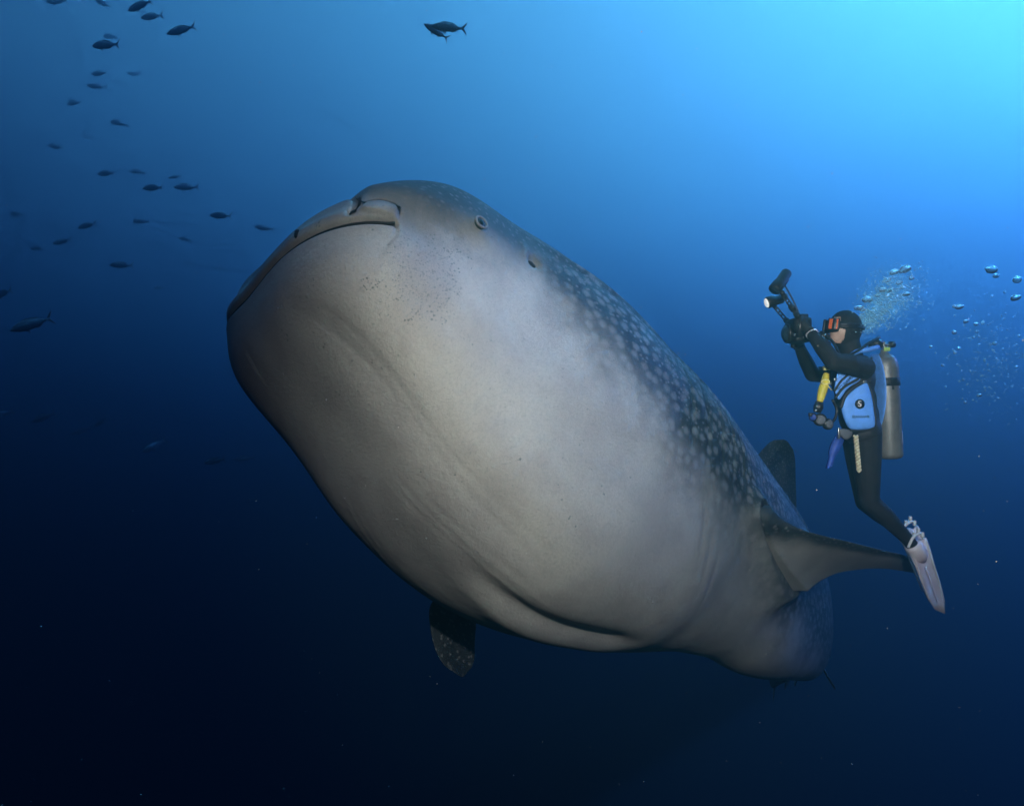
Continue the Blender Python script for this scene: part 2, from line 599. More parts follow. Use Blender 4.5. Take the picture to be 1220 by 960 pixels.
# tail
le = [bent(9.2, 0, .0), bent(9.6, 0, .25), bent(10.0, 0, .7), bent(10.5, 0, 1.2), bent(10.9, 0, 1.55)]
te = [bent(10.1, 0, -.05), bent(10.15, 0, .15), bent(10.5, 0, .6), bent(10.8, 0, 1.1), bent(11.0, 0, 1.5)]
add_fin(le, te, (0, 1, 0), .07, .06, 1, median=True)
le = [bent(9.3, 0, .05), bent(9.6, 0, -.10), bent(9.85, 0, -.22), bent(10.1, 0, -.34)]
te = [bent(10.1, 0, .05), bent(10.1, 0, -.08), bent(10.15, 0, -.2), bent(10.2, 0, -.33)]
add_fin(le, te, (0, 1, 0), .06, .05, 1)

# skin
sk, nt, bsdf = new_mat('whale_shark_skin')
L = nt.links.new


def node(t, **kw):
    n = nt.nodes.new(t)
    for k, v in kw.items():
        setattr(n, k, v)
    return n


def math_(op, a, b=None, c=None, clamp=False):
    n = node('ShaderNodeMath', operation=op, use_clamp=clamp)
    for i, x in enumerate((a, b, c)):
        if x is None:
            continue
        if isinstance(x, (int, float)):
            n.inputs[i].default_value = x
        else:
            L(x, n.inputs[i])
    return n.outputs[0]


def rng_(x, a, b, c=0.0, d=1.0, smooth=True):
    n = node('ShaderNodeMapRange', interpolation_type='SMOOTHSTEP' if smooth else 'LINEAR')
    L(x, n.inputs[0])
    for i, v in enumerate((a, b, c, d)):
        n.inputs[i + 1].default_value = v
    return n.outputs[0]


def noise_(vec, scale, detail=3, rough=.5):
    n = node('ShaderNodeTexNoise')
    n.inputs['Scale'].default_value = scale
    n.inputs['Detail'].default_value = detail
    n.inputs['Roughness'].default_value = rough
    L(vec, n.inputs['Vector'])
    return n.outputs['Fac']


def mix_(f, a, b, mode='MIX'):
    n = node('ShaderNodeMix', data_type='RGBA', blend_type=mode)
    for i, x in ((0, f), (6, a), (7, b)):
        if isinstance(x, (int, float)):
            n.inputs[i].default_value = x
        elif isinstance(x, tuple):
            n.inputs[i].default_value = (*x, 1)
        else:
            L(x, n.inputs[i])
    return n.outputs[2]


tc = node('ShaderNodeTexCoord').outputs['Object']
uv = node('ShaderNodeUVMap', uv_map='skin').outputs[0]
back = node('ShaderNodeAttribute', attribute_name='back').outputs['Fac']
chin = node('ShaderNodeAttribute', attribute_name='chin').outputs['Fac']
n1 = noise_(tc, 2.2, 4)
n2 = noise_(tc, 9, 5, .6)
n3 = noise_(tc, 60, 4, .65)
n4 = noise_(tc, 170, 2, .6)
bk = math_('ADD', back, math_('MULTIPLY', math_('SUBTRACT', n1, .5), .35))
bk = math_('ADD', bk, math_('MULTIPLY', math_('SUBTRACT', n2, .5), .16))
dark = rng_(bk, -.22, .24)
vor = node('ShaderNodeTexVoronoi', voronoi_dimensions='2D', feature='F1')
mp = node('ShaderNodeMapping')
mp.inputs['Scale'].default_value = (1.0, 1.18, 1)
L(uv, mp.inputs[0])
L(mp.outputs[0], vor.inputs['Vector'])
vor.inputs['Scale'].default_value = 11.0
vor.inputs['Randomness'].default_value = .78
d_ = math_('ADD', vor.outputs['Distance'], math_('MULTIPLY', math_('SUBTRACT', n2, .5), .22))
sx = node('ShaderNodeSeparateXYZ')
L(uv, sx.inputs[0])
grow = rng_(sx.outputs[0], .8, 1.7)
spot = math_('MULTIPLY', math_('MULTIPLY', rng_(d_, .12, .46, 1.0, 0.0), rng_(n1, .25, .75, .45, 1.0)), grow)
vor2 = node('ShaderNodeTexVoronoi', voronoi_dimensions='2D', feature='F1')
L(mp.outputs[0], vor2.inputs['Vector'])
vor2.inputs['Scale'].default_value = 19
spot2 = math_('MULTIPLY', rng_(vor2.outputs['Distance'], .10, .26, .60, 0.0), rng_(bk, .05, .3))
belly = mix_(rng_(n1, .3, .7), (.56, .53, .475), (.47, .445, .41))
belly = mix_(math_('MULTIPLY', rng_(noise_(tc, 4.5, 6, .65), .42, .66), .45), belly, (.40, .36, .34))
belly = mix_(math_('MULTIPLY', rng_(n3, .45, .75), .45), belly, (.33, .32, .32))
belly = mix_(math_('MULTIPLY', rng_(n4, .56, .70), .6), belly, (.24, .23, .24))
# dark flecks: everywhere sparse, clustered behind the corner of the mouth
vf = node('ShaderNodeTexVoronoi', feature='F1')
L(tc, vf.inputs['Vector'])
vf.inputs['Scale'].default_value = 42
fl = math_('MULTIPLY', rng_(vf.outputs['Distance'], .12, .30, 1, 0), rng_(math_('ADD', noise_(tc, 11, 3, .7), math_('MULTIPLY', chin, .30)), .60, .68))
fl2 = math_('MULTIPLY', rng_(n3, .60, .68), rng_(math_('ADD', noise_(tc, 7, 4, .7), math_('MULTIPLY', chin, .26)), .62, .72))
vg = node('ShaderNodeTexVoronoi', feature='F1')
L(tc, vg.inputs['Vector'])
vg.inputs['Scale'].default_value = 85
fl3 = math_('MULTIPLY', rng_(vg.outputs['Distance'], .18, .38, 1, 0), rng_(math_('ADD', noise_(tc, 12, 3, .75), math_('MULTIPLY', chin, .30)), .66, .74))
sr = node('ShaderNodeSeparateColor')
L(vg.outputs['Color'], sr.inputs[0])
fl4 = math_('MULTIPLY', math_('MULTIPLY', rng_(vg.outputs['Distance'], .10, .26, 1, 0), rng_(sr.outputs[0], .86, .90)), .7)
fl = math_('MAXIMUM', math_('MAXIMUM', fl, fl3), fl4)
belly = mix_(math_('MULTIPLY', math_('MAXIMUM', fl, fl2), .78), belly, (.07, .065, .065))
# brownish shade round the face
belly = mix_(rng_(chin, .15, .9, 0, .60), belly, (.30, .275, .27))
dk = mix_(rng_(n2, .3, .7), (.030, .042, .050), (.052, .066, .074))
dk = mix_(math_('MULTIPLY', math_('MAXIMUM', spot, spot2), .85), dk, (.29, .31, .31))
col = mix_(dark, belly, dk)
L(col, bsdf.inputs['Base Color'])
bsdf.inputs['Roughness'].default_value = .55
bsdf.inputs['Specular IOR Level'].default_value = .25
bp = node('ShaderNodeBump')
bp.inputs['Strength'].default_value = .5
bp.inputs['Distance'].default_value = .006
L(math_('ADD', n3, math_('MULTIPLY', n2, 1.5)), bp.inputs['Height'])
L(bp.outputs[0], bsdf.inputs['Normal'])

CENTER = shark_world(np.array([[3.5, 0, 0]]))[0]
shark = thing('whale_shark', CENTER, 'huge whale shark with pale swollen throat and spotted back swimming past the diver', 'whale shark')
body = mesh_obj('body', shark_world(SHV), SHF, sk, shark)
me = body.data
at = me.attributes.new('back', 'FLOAT', 'POINT')
at.data.foreach_set('value', BACK.astype(np.float32))
at = me.attributes.new('chin', 'FLOAT', 'POINT')
at.data.foreach_set('value', CHIN.astype(np.float32))
uvl = me.uv_layers.new(name='skin')
li = np.empty(len(me.loops), np.int32)
me.loops.foreach_get('vertex_index', li)
uvl.data.foreach_set('uv', UVV[li].astype(np.float32).ravel())
bmx = bmesh.new()
bmx.from_mesh(me)
bmesh.ops.recalc_face_normals(bmx, faces=bmx.faces[:])
bmx.to_mesh(me)
bmx.free()

M_EYE_RING = mat('eye_ring_skin', (.20, .20, .20), .5)
M_EYE = mat('eye_ball', (.035, .04, .045), .15, var=.1)
M_PUPIL = mat('eye_pupil', (.004, .005, .006), .1, var=.05)
M_PIT = mat('dark_mark_and_shade', (.012, .013, .015), .7)  # near-black for the scar, the nostrils and shade put into slits and pits
M_PALE = mat('pale_skin_edge', (.55, .53, .48), .6)


def surf_pt(s, z, side=1, lift=0.0):
    """point and frame on the shark's flank at station s and height z"""
    i = int(np.argmin(np.abs(S_ - s)))
    d = np.abs(z_[i] - z) + 10*(np.sign(y_[i]) != side)
    j = int(np.argmin(d))
    n = N[i, j]
    p = POSN[i, j] + n*lift
    a = np.cross(n, [0, 0, 1.])
    a /= np.linalg.norm(a)
    b = np.cross(a, n)
    W = shark_world(np.array([p]))[0]
    rot = CAM @ SR
    return W, np.array([rot @ a, rot @ b, rot @ n])


for side, lab in ((1, None), (-1, None)):
    c, ax = surf_pt(.660, .188, side, 0)
    eye = MB().ball(c, (.030, .028, .018), ax, 28, 16).build('eye', M_EYE, shark)
    ring = MB()
    for rr_, th_ in ((.033, .0060),):
        ps = [c + ax[2]*(.008 + (.010 if rr_ < .035 else 0)) + rr_*(math.cos(t)*ax[0] + .93*math.sin(t)*ax[1]) for t in np.linspace(0, 2*math.pi, 41)]
        ring.tube(ps, th_, 8, False)
    ring.build('eye_rim', M_EYE_RING, eye)
    MB().ball(c + ax[2]*.014, (.013, .015, .010), ax, 20, 12).build('pupil', M_PUPIL, eye)
    c, ax = surf_pt(1.04, .25, side, .010)
    MB().ball(c - ax[2]*.004, (.036, .017, .012), ax, 20, 12).build('spiracle', M_PIT, shark)
    # nostril: a dark curved slit with a pale flap
    c, ax = surf_pt(.132, .035, side, .0)
    ps = [c + ax[2]*.006 + ax[1]*y + ax[0]*(.008*math.sin(y*60)) for y in np.linspace(-.035, .05, 9)]
    MB().tube(ps, [.003, .005, .006, .007, .007, .006, .005, .004, .002], 8).build('nostril', M_PIT, shark)
    c, ax = surf_pt(.122, .025, side, .002)
    MB().ball(c, (.012, .022, .010), ax, 16, 10).build('nasal_flap', M_PALE, shark)
# scar on the upper lip
c, ax = surf_pt(.020, -.045, 1, .0)
ps = [s_ for s_ in (px(350, 280, 3.14), px(355, 277, 3.13), px(360, 280, 3.12), px(362, 285, 3.11))]
i0 = int(np.argmin(np.abs(S_ - .022)))
scar = MB()
for du_, dz_, r_ in ((0, 0, .012), (.02, .012, .014), (.045, .008, .012), (.06, -.012, .010)):
    j = int(np.argmin(np.abs(z_[i0] - (-.045 + dz_)) + np.abs(y_[i0] - (.40 - du_))*1.0 + 10*(y_[i0] < 0)))
    scar.ball(shark_world(np.array([POSN[i0, j]]))[0], r_, None, 10, 8)
scar.build('lip_scar', M_PIT, shark)

# dark tube along the closed mouth, standing in for shade in the groove
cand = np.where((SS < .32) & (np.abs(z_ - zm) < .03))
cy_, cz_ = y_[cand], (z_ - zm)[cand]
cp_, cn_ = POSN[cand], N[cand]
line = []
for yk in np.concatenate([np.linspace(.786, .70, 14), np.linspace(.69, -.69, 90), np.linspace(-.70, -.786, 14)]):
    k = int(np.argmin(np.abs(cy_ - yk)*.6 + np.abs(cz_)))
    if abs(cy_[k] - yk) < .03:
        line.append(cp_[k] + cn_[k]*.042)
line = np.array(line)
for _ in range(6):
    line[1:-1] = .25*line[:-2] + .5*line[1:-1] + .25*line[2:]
MB().tube(list(shark_world(line)), .0075, 8).build('mouth_slit_shade', M_PIT, shark)


def fold_shade_line(name, pts, r, side):
    """dark tube that puts the shade of a skin fold into colour; pts = (station, height) along the flank"""
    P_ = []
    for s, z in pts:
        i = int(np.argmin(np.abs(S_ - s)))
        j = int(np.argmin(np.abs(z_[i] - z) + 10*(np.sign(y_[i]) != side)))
        P_.append(POSN[i, j] + N[i, j]*(.052 if name == 'lip_fold_shade' else .016))
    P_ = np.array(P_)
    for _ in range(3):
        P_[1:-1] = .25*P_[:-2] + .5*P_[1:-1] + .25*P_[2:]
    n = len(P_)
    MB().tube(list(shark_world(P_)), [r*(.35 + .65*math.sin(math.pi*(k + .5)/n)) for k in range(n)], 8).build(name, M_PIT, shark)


for side in (1, -1):  # dark tubes imitate the shade in the lip fold and nostril notch
    fold_shade_line('lip_fold_shade', [(.225 + .071*math.cos(a), .028 + .058*math.sin(a)) for a in np.linspace(math.pi*.98, -.25, 26)], .0060, side)
    fold_shade_line('nostril_slit_shade', [(.136 - .012*math.sin(k*.5), -.02 + .15*k/12) for k in range(13)], .0062, side)
# ------------------------------------------------------------------ the diver
DD = 4.5
EX, EU, EA = cw(1, 0, 0), cw(0, 1, 0), cw(0, 0, -1)
AX = np.array([EX, EU, EA])


def D(u, v, a=0.0):
    return px(u, v, DD + a)


M_NEO = mat('black_neoprene', (.014, .015, .017), .75, spec=.25, var=.35, scale=16, bump=.8)
M_NYL = mat('black_nylon', (.016, .017, .019), .6, var=.4, scale=40, bump=.2)
M_SKIN = mat('face_skin', (.50, .33, .25), .5, var=.12, scale=20)
M_BLK = mat('black_plastic', (.012, .012, .013), .38, var=.3, scale=30)
M_BLUE = mat('light_blue_fabric', (.13, .37, .95), .6, var=.14, scale=18, bump=.25)
M_DBLUE = mat('deep_blue_webbing', (.02, .07, .36), .6, var=.25, scale=25)
M_YEL = mat('yellow_rubber', (.62, .50, .05), .5, var=.2, scale=20)
M_PYEL = mat('pale_yellow_plastic', (.75, .68, .25), .45, var=.12)
M_ORG = mat('orange_coated_lens', (.85, .16, .04), .18, var=.2, scale=30)
M_ALU = mat('worn_aluminium', (.16, .16, .15), .45, metal=.35, var=.22, scale=22, bump=.06)
M_STEEL = mat('chromed_brass', (.62, .60, .56), .25, metal=.9, var=.1)
M_PINK = mat('pale_pink_rubber', (.84, .72, .77), .5, var=.10, scale=14)
M_WHT = mat('white_plastic', (.80, .80, .80), .45, var=.06)
M_GRN = mat('green_tag', (.35, .55, .12), .5)
M_ROPE = mat('beige_rope', (.62, .56, .38), .8, var=.3, scale=60)
M_GREY = mat('grey_fabric', (.10, .11, .13), .7, var=.3)
M_GLS = mat('dark_glass', (.02, .035, .05), .05, spec=.8, var=.1)
M_LAMP = mat('lit_lamp_face', (.9, .9, .85), .3, emit=((1.0, .96, .86), .012))

person = thing('person', D(1028, 560), 'diver in black wetsuit and hood holding a big camera up beside the shark', 'person')
HC = D(1006.5, 392)
ahead = -EX*math.cos(R(8)) + EU*math.sin(R(8))
upv = EU*math.cos(R(8)) + EX*math.sin(R(8))
HAX = np.array([ahead, EA, upv])


def limb(mb, *pts):
    P_ = [np.array(p[0]) for p in pts]
    r_ = [p[1] for p in pts]
    for p, r in zip(P_, r_):
        mb.ball(p, r, None, 14, 10)
    for i in range(len(P_) - 1):
        mb.tube([P_[i] + (P_[i+1] - P_[i])*k/3 for k in range(4)], [r_[i] + (r_[i+1] - r_[i])*k/3 for k in range(4)], 14)


def torso_shapes(mb, g=0.0):
    for a in (-.075, .075):
        mb.ball(D(1027, 512, a), .108 + g, None, 16, 12)
        mb.ball(D(1016, 452, a), (.125 + g, .15 + g, .125 + g), AX, 16, 12)
        mb.ball(D(1019, 478, a*.8), (.118 + g, .14 + g, .115 + g), AX, 16, 12)
        mb.ball(D(1023, 496, a*.8), (.112 + g, .13 + g, .11 + g), AX, 16, 12)


mb = MB()
torso_shapes(mb)
mb.ball(HC, (.100, .078, .115), HAX, 20, 16)
mb.ball(HC + ahead*.035 - upv*.065, (.055, .05, .05), HAX, 14, 10)          # jaw
mb.ball(HC + ahead*.098 - upv*.012, (.018, .015, .026), HAX, 12, 8)         # nose
limb(mb, (D(1015, 432), .062), (D(1010, 408), .058))
# near arm, far arm
limb(mb, (D(1016, 437, -.05), .09), (D(1027, 438, -.18), .080), (D(1012, 434, -.27), .066), (D(993, 431, -.31), .054))
limb(mb, (D(993, 431, -.31), .054), (D(980, 414, -.25), .050), (D(965, 395, -.15), .034))
limb(mb, (D(1012, 437, .05), .09), (D(1014, 438, .18), .078), (D(990, 446, .24), .060), (D(968, 446, .22), .052))
limb(mb, (D(968, 446, .22), .052), (D(960, 430, .18), .047), (D(951, 410, .13), .033))


def hand(mb, wrist, palm, side):
    """side -1: near hand, +1: far hand; four fingers closed round the grip, thumb over the back of the housing"""
    limb(mb, (wrist, .033), (palm, .030))
    mb.ball(palm, (.036, .048, .022), AX, 12, 10)
    lens_ = (.9, 1.0, .95, .75)
    for k in range(4):
        b = palm + EU*(.034 - .022*k) - EX*.012
        q1 = b - EX*.034*lens_[k] + EA*(.004*side)
        q2 = q1 - EX*.012 - EA*.026*side*lens_[k]
        q3 = q2 + EX*.020*lens_[k] - EA*.012*side
        limb(mb, (b, .011), (q1, .0100), (q2, .0092), (q3, .0082))
    b = palm + EU*.020 + EX*.012
    limb(mb, (b, .013), (b + EU*.026 - EX*.010 - EA*.016*side, .0115), (b + EU*.036 - EX*.030 - EA*.034*side, .0098))


hand(mb, D(965, 395, -.15), D(958, 387, -.145), -1)
hand(mb, D(951, 410, .13), D(949, 402, .135), 1)
# legs
limb(mb, (D(1031, 516, -.085), .100), (D(1032, 545, -.09), .092), (D(1035, 592, -.09), .066), (D(1037, 599, -.09), .064))
limb(mb, (D(1037, 599, -.09), .064), (D(1054, 614, -.09), .060), (D(1081, 642, -.09), .040), (D(1087, 650, -.09), .040))
limb(mb, (D(1021, 516, .085), .100), (D(1024, 545, .09), .090), (D(1030, 592, .09), .066), (D(1031, 598, .09), .064))
limb(mb, (D(1031, 598, .09), .064), (D(1048, 612, .09), .060), (D(1074, 633, .09), .040), (D(1080, 641, .09), .040))
pb = mb.build('body', M_NEO, person)
remesh_obj(pb, .0075, 4)
pb.data.materials.clear()
pb.data.materials.append(M_NEO)
pb.data.materials.append(M_SKIN)
base = np.array(origin(person))
for f in pb.data.polygons:
    c = np.array(f.center) + base - HC
    if c @ ahead > .012 and np.linalg.norm(c) < .15 and c @ upv > -.105:
        f.material_index = 1
# hood, open round the face
mb = MB()
mb.ball(HC, (.112, .090, .127), HAX, 20, 16)
mb.ball(HC + ahead*.020 - upv*.062, (.066, .066, .060), HAX, 14, 10)
limb(mb, (D(1016, 434), .078), (D(1011, 408), .068))
hood = mb.build('hood', M_NEO, person)
remesh_obj(hood, .009, 4)
hood.data.materials.clear()
hood.data.materials.append(M_NEO)
bmx = bmesh.new()
bmx.from_mesh(hood.data)
kill = []
for f in bmx.faces:
    c = np.array(f.calc_center_median()) + base - HC
    a_, u_ = c @ ahead, c @ upv
    if a_ > (.030 if u_ < -.012 else .066) and -.105 < u_ < .070:
        kill.append(f)
bmesh.ops.delete(bmx, geom=kill, context='FACES')
bmx.to_mesh(hood.data)
bmx.free()
# wrist seal
for (u, v, a), (u2, v2, a2), r in (((968.5, 399.5, -.165), (966, 396, -.155), .040), ((952.5, 414, .137), (951.5, 411, .132), .038)):
    MB().tube([D(u, v, a), D(u2, v2, a2)], r, 16).build('cuff', M_WHT if a < 0 else M_NEO, person)

# dive mask
dm = thing('dive_mask', HC + ahead*.10, 'dive mask with orange coated lenses on the diver\'s face', 'dive mask')
mb = MB().box(HC + ahead*.090 + upv*.008, HAX, (.026, .076, .046), .8)
mb.build('skirt', M_BLK, dm)
for s_ in (-1, 1):
    n_ = ahead*.66 + EA*.75*s_
    t_ = np.cross(upv, n_)
    c_ = HC + ahead*.104 + EA*.056*s_ + upv*.012
    fr_ = MB().box(c_ - n_*.002, np.array([n_, t_, upv]), (.008, .036, .041), .8).build('lens_frame', M_BLK, dm)
    MB().box(c_ + n_*.0055, np.array([n_, t_, upv]), (.0035, .028, .033), .8).build('lens', M_ORG, fr_)
ps = []
for t in np.linspace(math.radians(32), math.radians(328), 40):
    ps.append(HC + ahead*.119*math.cos(t) + EA*.097*math.sin(t) + upv*(.012 - .010*math.cos(t)))
mb = MB()
for dz_ in (-.009, 0, .009):
    mb.tube([p + upv*dz_ for p in ps], .0062, 8)
mb.build('strap', M_BLK, dm)

# regulator in the mouth
rg = thing('regulator', HC + ahead*.14 - upv*.075, 'black breathing regulator in the diver\'s mouth with hose over the shoulder', 'regulator')
RC = HC + ahead*.142 - upv*.070
MB().tube([RC - ahead*.045, RC - ahead*.018, RC, RC + ahead*.016, RC + ahead*.022], [.018, .026, .036, .036, .028], 24).build('second_stage', M_BLK, rg)
MB().tube([RC + ahead*.0225, RC + ahead*.027], [.022, .018], 20).build('purge_cover', M_STEEL, rg)
MB().tube([RC - EA*.030, RC - EA*.052], .013, 14).build('adjusting_knob', M_STEEL, rg)
MB().tube([RC - upv*.02 - ahead*.01, RC - upv*.045 - EA*.03 - ahead*.012, RC - upv*.055 - EA*.055 - ahead*.03], [.017, .022, .018], 12).build('exhaust_tee', M_BLK, rg)


def spline(pts, n=30):
    P_ = np.array(pts)
    tt = np.linspace(0, 1, len(P_))
    t = np.linspace(0, 1, n)
    return list(np.stack([cr(tt, P_[:, k], t) for k in range(3)], 1))


MB().tube(spline([RC - EA*.05, RC - EA*.11 - EU*.05 + EX*.02, D(1003, 424, -.17), D(1020, 419, -.15), D(1036, 408, -.09), D(1048, 402, -.035)]), .0085, 10).build('hose', M_BLK, rg)

# tank
T0, T1 = D(1053.5, 425, .0), D(1060, 546, .0)
tx = (T0 - T1)/np.linalg.norm(T0 - T1)
tk = thing('scuba_tank', T1, 'silver aluminium scuba tank with black band on the diver\'s back', 'scuba tank')
TR_ = .082
prof = [(0, .060), (.006, .072), (.018, .0805), (.03, TR_), (.60, TR_), (.635, .079), (.665, .069), (.69, .050), (.702, .030), (.715, .022), (.73, .021)]
MB().tube([T1 + tx*h for h, r in prof], [max(r, .001) for h, r in prof], 48).build('cylinder', M_ALU, tk)
bd_ = MB()
bd_.tube([T1 + tx*h for h in (.485, .487, .538, .540)], [.083, .0862, .0862, .083], 48, False)
band = bd_.build('band', M_NYL, tk)
bax = np.array([np.cross(tx, -EA), tx, -EA])
MB().box(T1 + tx*.512 - EA*.088, bax, (.026, .020, .006), .4).build('buckle', M_BLK, band)
MB().box(T1 + tx*.473 - EA*.085, bax, (.006, .012, .004), .4).build('strap_end', M_BLK, band)
# paper label on the flank
V_, F_ = [], []
for i in range(7):
    a = R(20 + 28*i/6)
    dr = EX*math.sin(a + R(25)) - EA*math.cos(a + R(25))
    for h in (.10, .185):
        V_.append(T1 + tx*h + dr*.0828)
for i in range(6):
    F_.append([2*i, 2*i+1, 2*i+3, 2*i+2])
mesh_obj('label', V_, F_, M_WHT, tk)
VT = T1 + tx*.735
MB().tube([VT, VT + tx*.045], [.020, .017], 16).build('valve', M_STEEL, tk)
MB().tube([VT + tx*.025, VT + tx*.025 + EX*.045], [.010, .010], 12).build('valve_stem', M_STEEL, tk)
MB().tube([VT + tx*.028 + EX*.040, VT + tx*.030 + EX*.072], [.021, .021], 18).build('valve_knob', M_BLK, tk)
MB().box(VT - EA*.022 + tx*-.004 + EX*.008, AX, (.020, .013, .004), .3).build('tag', M_GRN, tk)
FS = VT + tx*.035 - EX*.035
fsb = MB().tube([FS + EX*.022, FS - EX*.012, FS - EX*.04], [.026, .028, .022], 20).build('first_stage', M_BLK, tk)
MB().tube([FS - EX*.040, FS - EX*.062 - EU*.008], [.017, .017], 14).build('port', M_BLK, fsb)
MB().box(VT + tx*.022 - EA*.018 - EX*.006, AX, (.007, .026, .006), .3).build('yoke', M_STEEL, tk)
MB().tube(spline([FS - EX*.05 - EU*.02, FS - EX*.075 - EU*.035, D(1028, 414, -.02), D(1018, 424, -.10)], 20), .010, 10).build('hose', M_BLK, tk)

# buoyancy vest
bv = thing('buoyancy_vest', D(1022, 500), 'light blue and black buoyancy vest worn by the diver', 'dive vest')
mb = MB()
torso_shapes(mb, .012)
jk = mb.build('jacket', M_NYL, bv)
remesh_obj(jk, .012, 5)
jk.data.materials.clear()
jk.data.materials.append(M_NYL)


def pillow(name, poly, dep, bulge, material, parent, back=.06):
    """padded panel: outline measured in the photograph, at dep metres nearer than the diver's spine"""
    P_ = np.array(poly, float)
    # subdivide outline
    Q = []
    for i in range(len(P_)):
        a, b, c, d = P_[i-1], P_[i], P_[(i+1) % len(P_)], P_[(i+2) % len(P_)]
        for k in range(4):
            t = k/4
            Q.append(.5*((2*b) + (c - a)*t + (2*a - 5*b + 4*c - d)*t*t + (-a + 3*b - 3*c + d)*t**3))
    Q = np.array(Q)
    C_ = Q.mean(0)
    V_, F_ = [], []
    rings = [(1.0, back), (1.0, -.0), (.97, -.35), (.9, -.62), (.75, -.86), (.5, -.97), (.2, -1)]
    n = len(Q)
    for k, z in rings:
        for q_ in Q:
            u, v = C_ + (q_ - C_)*k
            V_.append(D(u, v, -dep + (z*bulge if z < 0 else z)))
    for r in range(len(rings) - 1):
        for i in range(n):
            F_.append([r*n + i, r*n + (i+1) % n, (r+1)*n + (i+1) % n, (r+1)*n + i])
    F_.append([(len(rings) - 1)*n + i for i in range(n)])
    F_.append([i for i in range(n)][::-1])
    return mesh_obj(name, V_, F_, material, parent)


side_panel = pillow('pocket', [(1002, 483), (1008, 471), (1018.5, 462), (1031.5, 454.5), (1037.5, 467), (1041, 486), (1042.5, 507), (1031, 511.5), (1013, 511), (1005, 498)], .205, .030, M_BLUE, bv, .10)


def trim(name, pts, r, material, parent, dep=.215):
    MB().tube(spline([D(u, v, -(d_[0] if d_ else dep)) for u, v, *d_ in pts], 24), r, 8).build(name, material, parent)


trim('piping', [(1001.5, 486), (1007, 471.5), (1018, 461), (1032, 453)], .011, M_NYL, bv, .222)
trim('piping', [(1032, 453), (1038.5, 467), (1042, 486), (1043.5, 508)], .0055, M_NYL, bv, .212)
trim('piping', [(1043, 509), (1031, 513), (1013, 512.5)], .006, M_NYL, bv, .212)
chest = pillow('chest_panel', [(999, 440), (1008, 438), (1024, 450), (1022, 455), (1010, 463), (1000, 476), (996, 470), (994, 462)], .212, .014, M_BLUE, bv, .08)
trim('piping', [(994, 466), (1003, 453), (1014, 444)], .007, M_NYL, bv, .232)
trim('piping', [(995, 474), (1006, 461), (1023, 451)], .008, M_NYL, bv, .232)
# wing between the diver's back and the tank
mb = MB()
V_, F_ = [], []
vs_ = np.linspace(422, 512, 14)
for i, v in enumerate(vs_):
    k = math.sin(math.pi*min(1, max(0, (i + .6)/14)))**.5
    for j in range(20):
        a = 2*math.pi*j/20
        V_.append(D(1041.5 + (v - 422)*.018, v, 0) + EX*.012*k*math.cos(a) + EA*.14*k*math.sin(a))
for i in range(13):
    for j in range(20):
        F_.append([i*20 + j, i*20 + (j+1) % 20, (i+1)*20 + (j+1) % 20, (i+1)*20 + j])
F_ += [list(range(20))[::-1], [13*20 + j for j in range(20)]]
mesh_obj('wing', V_, F_, M_BLUE, bv)
trim('piping', [(1038, 426, .10), (1038.5, 445, .15), (1036, 455, .20)], .008, M_NYL, bv)
mb = MB().tube(spline([D(1013, 424, -.10), D(1022, 418.5, -.115), D(1034, 416.5, -.10), D(1046, 413.5, -.06)], 20), .016, 12)
mb.build('shoulder_pad', M_BLUE, bv)
# emblem: black disc with a white S, and the lettering
nrm_ = -EA


def decal_text(body, u, v, dep, h, material, parent, rot=0.0, name='lettering'):
    cu = bpy.data.curves.new('txt', 'FONT')
    cu.body = body
    cu.size = 1
    cu.align_x = 'CENTER'
    cu.align_y = 'CENTER'
    cu.extrude = .05
    to = bpy.data.objects.new('txt', cu)
    COL.objects.link(to)
    dg = bpy.context.evaluated_depsgraph_get()
    me_ = bpy.data.meshes.new_from_object(to.evaluated_get(dg))
    Vv = np.array([v_.co[:] for v_ in me_.vertices])
    Ff = [list(p.vertices) for p in me_.polygons]
    bpy.data.objects.remove(to)
    bpy.data.curves.remove(cu)
    bpy.data.meshes.remove(me_)
    c, s = math.cos(rot), math.sin(rot)
    ux, uy = EX*c + EU*s, -EX*s + EU*c
    W = D(u, v, -dep) + h*(Vv[:, :1]*ux + Vv[:, 1:2]*uy - Vv[:, 2:3]*EA)
    return mesh_obj(name, W, Ff, material, parent, False)


e0 = D(1024.2, 481.3, -.2345)
em = MB().tube([e0, e0 - EA*.004], .031, 32).build('emblem', M_BLK, side_panel)
decal_text('S', 1024.2, 481.3, .240, .054, M_WHT, side_panel, 0, 'emblem_letter')
decal_text('SEAHAWK', 1025.5, 496.6, .2365, .024, M_BLK, side_panel)
decal_text('SCUBAPRO', 1008.5, 455.5, .2320, .028, M_BLK, chest, R(44))
for u in (1017, 1026, 1033):
    MB().tube([D(u, 508, -.207), D(u, 508, -.212)], .0055, 12).build('eyelet', M_BLK, side_panel)
# belt, grey pocket, crotch strap
pillow('belt_pocket', [(1000, 511), (1014, 512.5), (1015, 519), (1008, 524), (1001, 519)], .19, .022, M_GREY, bv, .06)
MB().box(D(999.5, 516, -.20), AX, (.006, .035, .006), .3).build('buckle', M_STEEL, bv)
for (u, v) in ((995, 452), (989, 457), (1001, 441), (1030, 455)):
    MB().box(D(u, v, -.235), AX, (.009, .009, .006), .4).build('ring', M_STEEL, bv)

